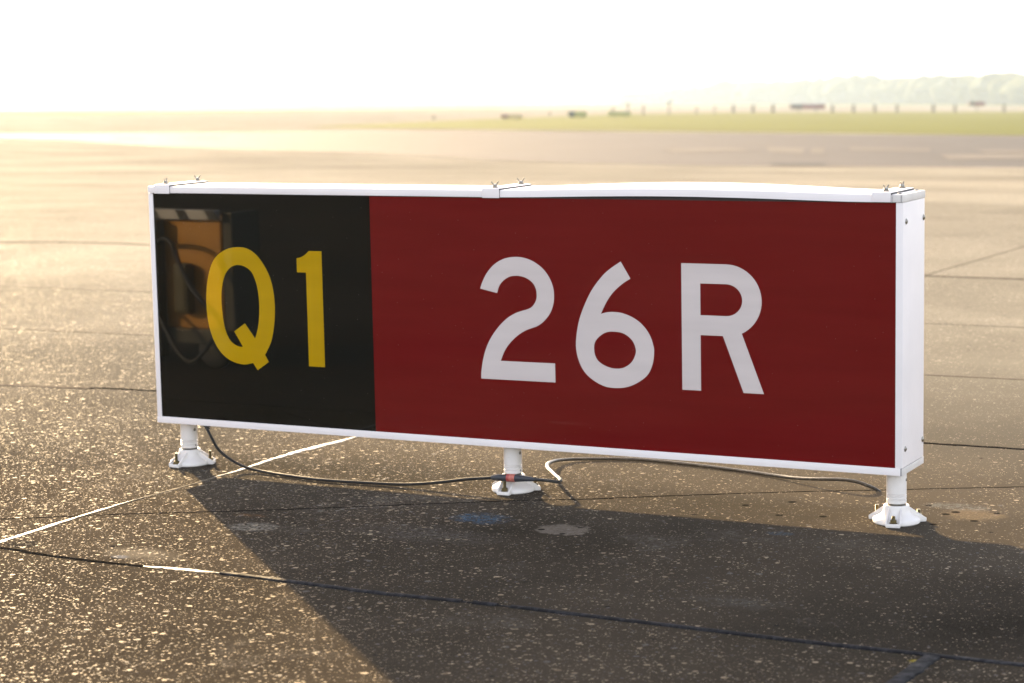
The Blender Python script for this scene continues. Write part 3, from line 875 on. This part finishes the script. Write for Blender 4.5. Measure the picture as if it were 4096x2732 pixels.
for i in range(5):
    x = -0.30+0.165*i
    t = bmesh.new()
    P = [(x, 0.7035), (x+0.055, 0.7035), (x+0.025, 0.7475), (x-0.03, 0.7475)]
    A = [t.verts.new((a, 0.0125, b)) for a, b in P]
    Bv = [t.verts.new((a, 0.0140, b)) for a, b in P]
    t.faces.new(A); t.faces.new(Bv[::-1])
    for k in range(4): t.faces.new((A[k], A[(k+1) % 4], Bv[(k+1) % 4], Bv[k]))
    obj('black_stripe', t, RUBBER_GAP, rail)
bm = bmesh.new()
bx(bm, 0.02, 0.085, -0.018, 0.05, 0.06, 0.70, 0.008)
obj('post', bm, CARTDK, cart)
bm = bmesh.new()
bx(bm, 0.165, 0.245, -0.019, 0.05, 0.26, 0.50, 0.02)
obj('motor_housing', bm, simple('olive_motor', (0.09, 0.07, 0.02), 0.5), cart)
bm = bmesh.new()
tube(bm, crom([(0.09,0.04,0.60),(0.15,0.09,0.62),(0.22,0.12,0.60),(0.26,0.13,0.52),(0.31,0.14,0.44),(0.38,0.15,0.36),(0.47,0.14,0.28),(0.50,0.10,0.18)], n=6), 0.012)
obj('hose', bm, RUBBER_GAP, cart, True)
bm = bmesh.new()
tube(bm, crom([(0.06,0.05,0.30),(0.14,0.10,0.22),(0.25,0.14,0.10),(0.34,0.16,0.06),(0.40,0.13,0.12),(0.42,0.05,0.20)], n=6), 0.010)
obj('hose', bm, RUBBER_GAP, cart, True)
bm = bmesh.new()
bx(bm, -0.36, 0.44, -0.30, -0.005, 0.12, 0.187, 0.006)
obj('chassis', bm, CARTDK, cart)
for x in (-0.25, 0.33):
    for y in (-0.27, -0.05):
        bm = bmesh.new()
        Mw = Matrix.Translation((x, y, 0.09)) @ Matrix.Rotation(PI/2, 4, 'X')
        lathe(bm, [(0.03, -0.022), (0.075, -0.024), (0.0895, -0.016), (0.0895, 0.016), (0.075, 0.024), (0.03, 0.022)], 28, Mw)
        wv = obj('wheel', bm, RUBBER_GAP, cart, True)
        bm = bmesh.new()
        lathe(bm, [(0, -0.018), (0.031, -0.018), (0.050, -0.012), (0.050, 0.012), (0.031, 0.018), (0, 0.018)], 20, Mw)
        obj('rim', bm, CARTDK, wv, True)

# ------------------------------------------------------------------ far things on the grass
SIGNY = simple('pale_yellow_sign_face', (0.40, 0.30, 0.14), 0.5)
SIGNG = simple('olive_sign_face', (0.26, 0.26, 0.08), 0.5)
SIGNR = simple('dull_red_sign_face', (0.16, 0.06, 0.06), 0.5)
SIGNK = simple('dark_grey_sign_face', (0.05, 0.05, 0.05), 0.5)
POSTM = simple('weathered_post', (0.07, 0.068, 0.06), 0.9, spec=0.05)
WIREM = simple('galvanised_wire', (0.25, 0.25, 0.24), 0.5, 0.6)
def far_sign(x0, x1, ytop, ybot, ybase, mats, label, legs=2):
    a, b = far(x0, ybase), far(x1, ybase)
    dist = ((a+b)/2-CW).length
    s = dist/8558.0
    h1, h0, wd = (ybase-ytop)*s, (ybase-ybot)*s, (b-a).length
    c = (a+b)/2
    M = Matrix.Translation((c.x, c.y, ZF)) @ Matrix.Rotation(math.atan2(b.y-a.y, b.x-a.x), 4, 'Z')
    r = empty('airfield_marker_sign', M)
    tag(r, label, 'airfield sign', 'distant signs on the grass')
    bm = bmesh.new()
    bx(bm, -wd/2, wd/2, 0.0, 0.25, h0, h1, 0.02)
    obj('sign_cabinet', bm, mats[0], r)
    if len(mats) > 1:
        bm = bmesh.new()
        bx(bm, -wd/2+0.04, -wd/2+wd*0.35, -0.012, -0.002, h0+0.04, h1-0.04)
        obj('sign_face', bm, mats[1], r)
    for k in range(legs):
        x = (-wd/2+wd*(k+0.5)/legs)
        bm = bmesh.new()
        lathe(bm, [(0, -0.05), (0.05, -0.05), (0.05, h0), (0, h0)], 10, Matrix.Translation((x, 0.12, 0)))
        obj('leg', bm, POSTM, r)
far_sign(2003, 2090, 458, 474, 478, [SIGNY, SIGNR], 'low tan sign on the narrow end of the grass, leftmost of the distant signs')
far_sign(2272, 2347, 445, 468, 472, [SIGNG, SIGNK], 'olive box sign with dark left end, second distant sign from the left')
far_sign(2430, 2524, 446, 463, 468, [SIGNG], 'long greenish sign in the middle of the grass edge, between olive and red signs')
far_sign(3160, 3300, 418, 436, 452, [SIGNR, SIGNK], 'wide dull red sign above the fence line, largest distant sign')
far_sign(3874, 3940, 409, 424, 448, [SIGNR, SIGNK], 'small dark red sign near the right end of the fence', 1)

# perimeter fence, one thing
px = [2933, 3012, 3092, 3330, 3414, 3499, 3588, 3733, 3820, 4016, 4110, 4200]
fence = empty('perimeter_fence', Matrix.Translation((far(2933, 451).x, far(2933, 451).y, ZF)))
tag(fence, 'low post and wire fence along the far edge of the grass', 'fence')
FW = fence.matrix_world.inverted()
pts = []
for i, x in enumerate(px):
    p = far(x, 451.5-0.0022*(x-2933))
    p.z = ZF
    q = FW @ p
    pts.append(q)
    bm = bmesh.new()
    bx(bm, q.x-0.11, q.x+0.11, q.y-0.07, q.y+0.07, -0.05, 0.88+0.1*random.random(), 0.02)
    obj('post', bm, POSTM, fence)
for h in (0.25, 0.5, 0.75):
    bm = bmesh.new()
    tube(bm, [q+Vector((0, -0.08, h)) for q in pts], 0.015, 6)
    obj('wire', bm, WIREM, fence)
# elevated edge lights nearer the middle of the field
LIGHTM = simple('dark_lamp_housing', (0.06, 0.06, 0.06), 0.5)
for i, (x, yb, yt) in enumerate([(1735, 478, 460), (2200, 462, 448), (2452, 464, 428), (2512, 463, 412), (2573, 462, 420), (2676, 461, 405), (2786, 459, 430), (2858, 457, 424)]):
    p = far(x, yb)
    s = (p-CW).length/8558.0
    h = (yb-yt)*s
    r = empty('edge_light', Matrix.Translation((p.x, p.y, ZF)))
    where = ['left of all distant signs, short and alone on the bare paving', 'between the tan sign and the olive sign', 'behind the long greenish sign', 'at the right end of the long greenish sign, tall',
             'first one right of the long greenish sign', 'tallest pole in the row right of the greenish sign', 'short, second from the fence end', 'short, next to the start of the fence'][i]
    tag(r, 'thin dark light pole ' + where, 'light pole', 'light poles along the far grass edge')
    bm = bmesh.new()
    lathe(bm, [(0, 0), (0.10, 0), (0.10, 0.03), (0.05, 0.05), (0.05, h*0.8), (0, h*0.8)], 10)
    obj('pole', bm, POSTM, r)
    bm = bmesh.new()
    lathe(bm, [(0, h*0.78), (0.10, h*0.80), (0.14, h*0.9), (0.10, h), (0, h)], 12)
    obj('lamp_head', bm, LIGHTM, r)

# distant woodland: a lumpy belt of crowns
WOOD = field_mat('far_woodland_foliage', (0.03, 0.04, 0.02), (0.06, 0.07, 0.03), 0.9, 0.05, 0.4, 0.3)
bm = bmesh.new()
def belt(x0, x1, dist0, dist1, hfun, seed):
    rnd = random.Random(seed)
    x = x0
    while x < x1:
        t = (x-x0)/(x1-x0)
        dist = dist0+(dist1-dist0)*t
        d = RW @ Vector(((x-2048)/8558.0, 1, 0))
        d.z = 0
        d.normalize()
        H = hfun(x)*dist/8558.0
        for k in range(3):
            dd = dist+rnd.uniform(-25, 50)
            c = CW + d*dd
            hh = max(1.5, H*rnd.uniform(0.86, 1.03))
            rr = max(4.0, hh*rnd.uniform(0.55, 0.95))
            tt = bmesh.new()
            bmesh.ops.create_icosphere(tt, subdivisions=3, radius=1)
            off = Vector((rnd.random()*50, rnd.random()*50, rnd.random()*50))
            for v in tt.verts:
                q = v.co.copy()
                v.co = q*(1+0.30*noise.noise(q*1.6+off)+0.12*noise.noise(q*5.3+off))
            tt.transform(Matrix.Translation((c.x, c.y, ZF+hh*0.42)) @ Matrix.Diagonal((rr, rr, hh*0.58, 1)))
            add(bm, tt)
        x += rnd.uniform(22, 40)
def prof(x):
    K = [(2500, 45), (2900, 88), (3200, 98), (3400, 110), (3600, 108), (3850, 112), (3980, 128), (4060, 118), (4200, 110), (4800, 100)]
    for (a, u), (b, v) in zip(K, K[1:]):
        if x <= b: return u+(v-u)*max(0, (x-a))/(b-a)
    return 100
belt(2500, 4700, 1500, 690, prof, 3)
belt(-700, 2700, 2200, 2100, lambda x: 20, 5)
wood = obj('distant_woodland', bm, WOOD, None, True)
tag(wood, 'hazy belt of woodland along the horizon', 'woodland', kind='stuff')

# ------------------------------------------------------------------ haze
bm = bmesh.new()
bx(bm, -3000, 3000, -3000, 3000, -2.0, 50)
hm = bpy.data.materials.new('morning_haze')
hm.use_nodes = True
ht = hm.node_tree
ht.nodes.clear()
pv = ht.nodes.new('ShaderNodeVolumePrincipled')
pv.inputs['Color'].default_value = (0.72, 0.86, 1.0, 1)
pv.inputs['Density'].default_value = HAZE_D
pv.inputs['Anisotropy'].default_value = HAZE_G
oo = ht.nodes.new('ShaderNodeOutputMaterial')
ht.links.new(pv.outputs[0], oo.inputs['Volume'])
hz = obj('haze', bm, hm)
tag(hz, kind='stuff')
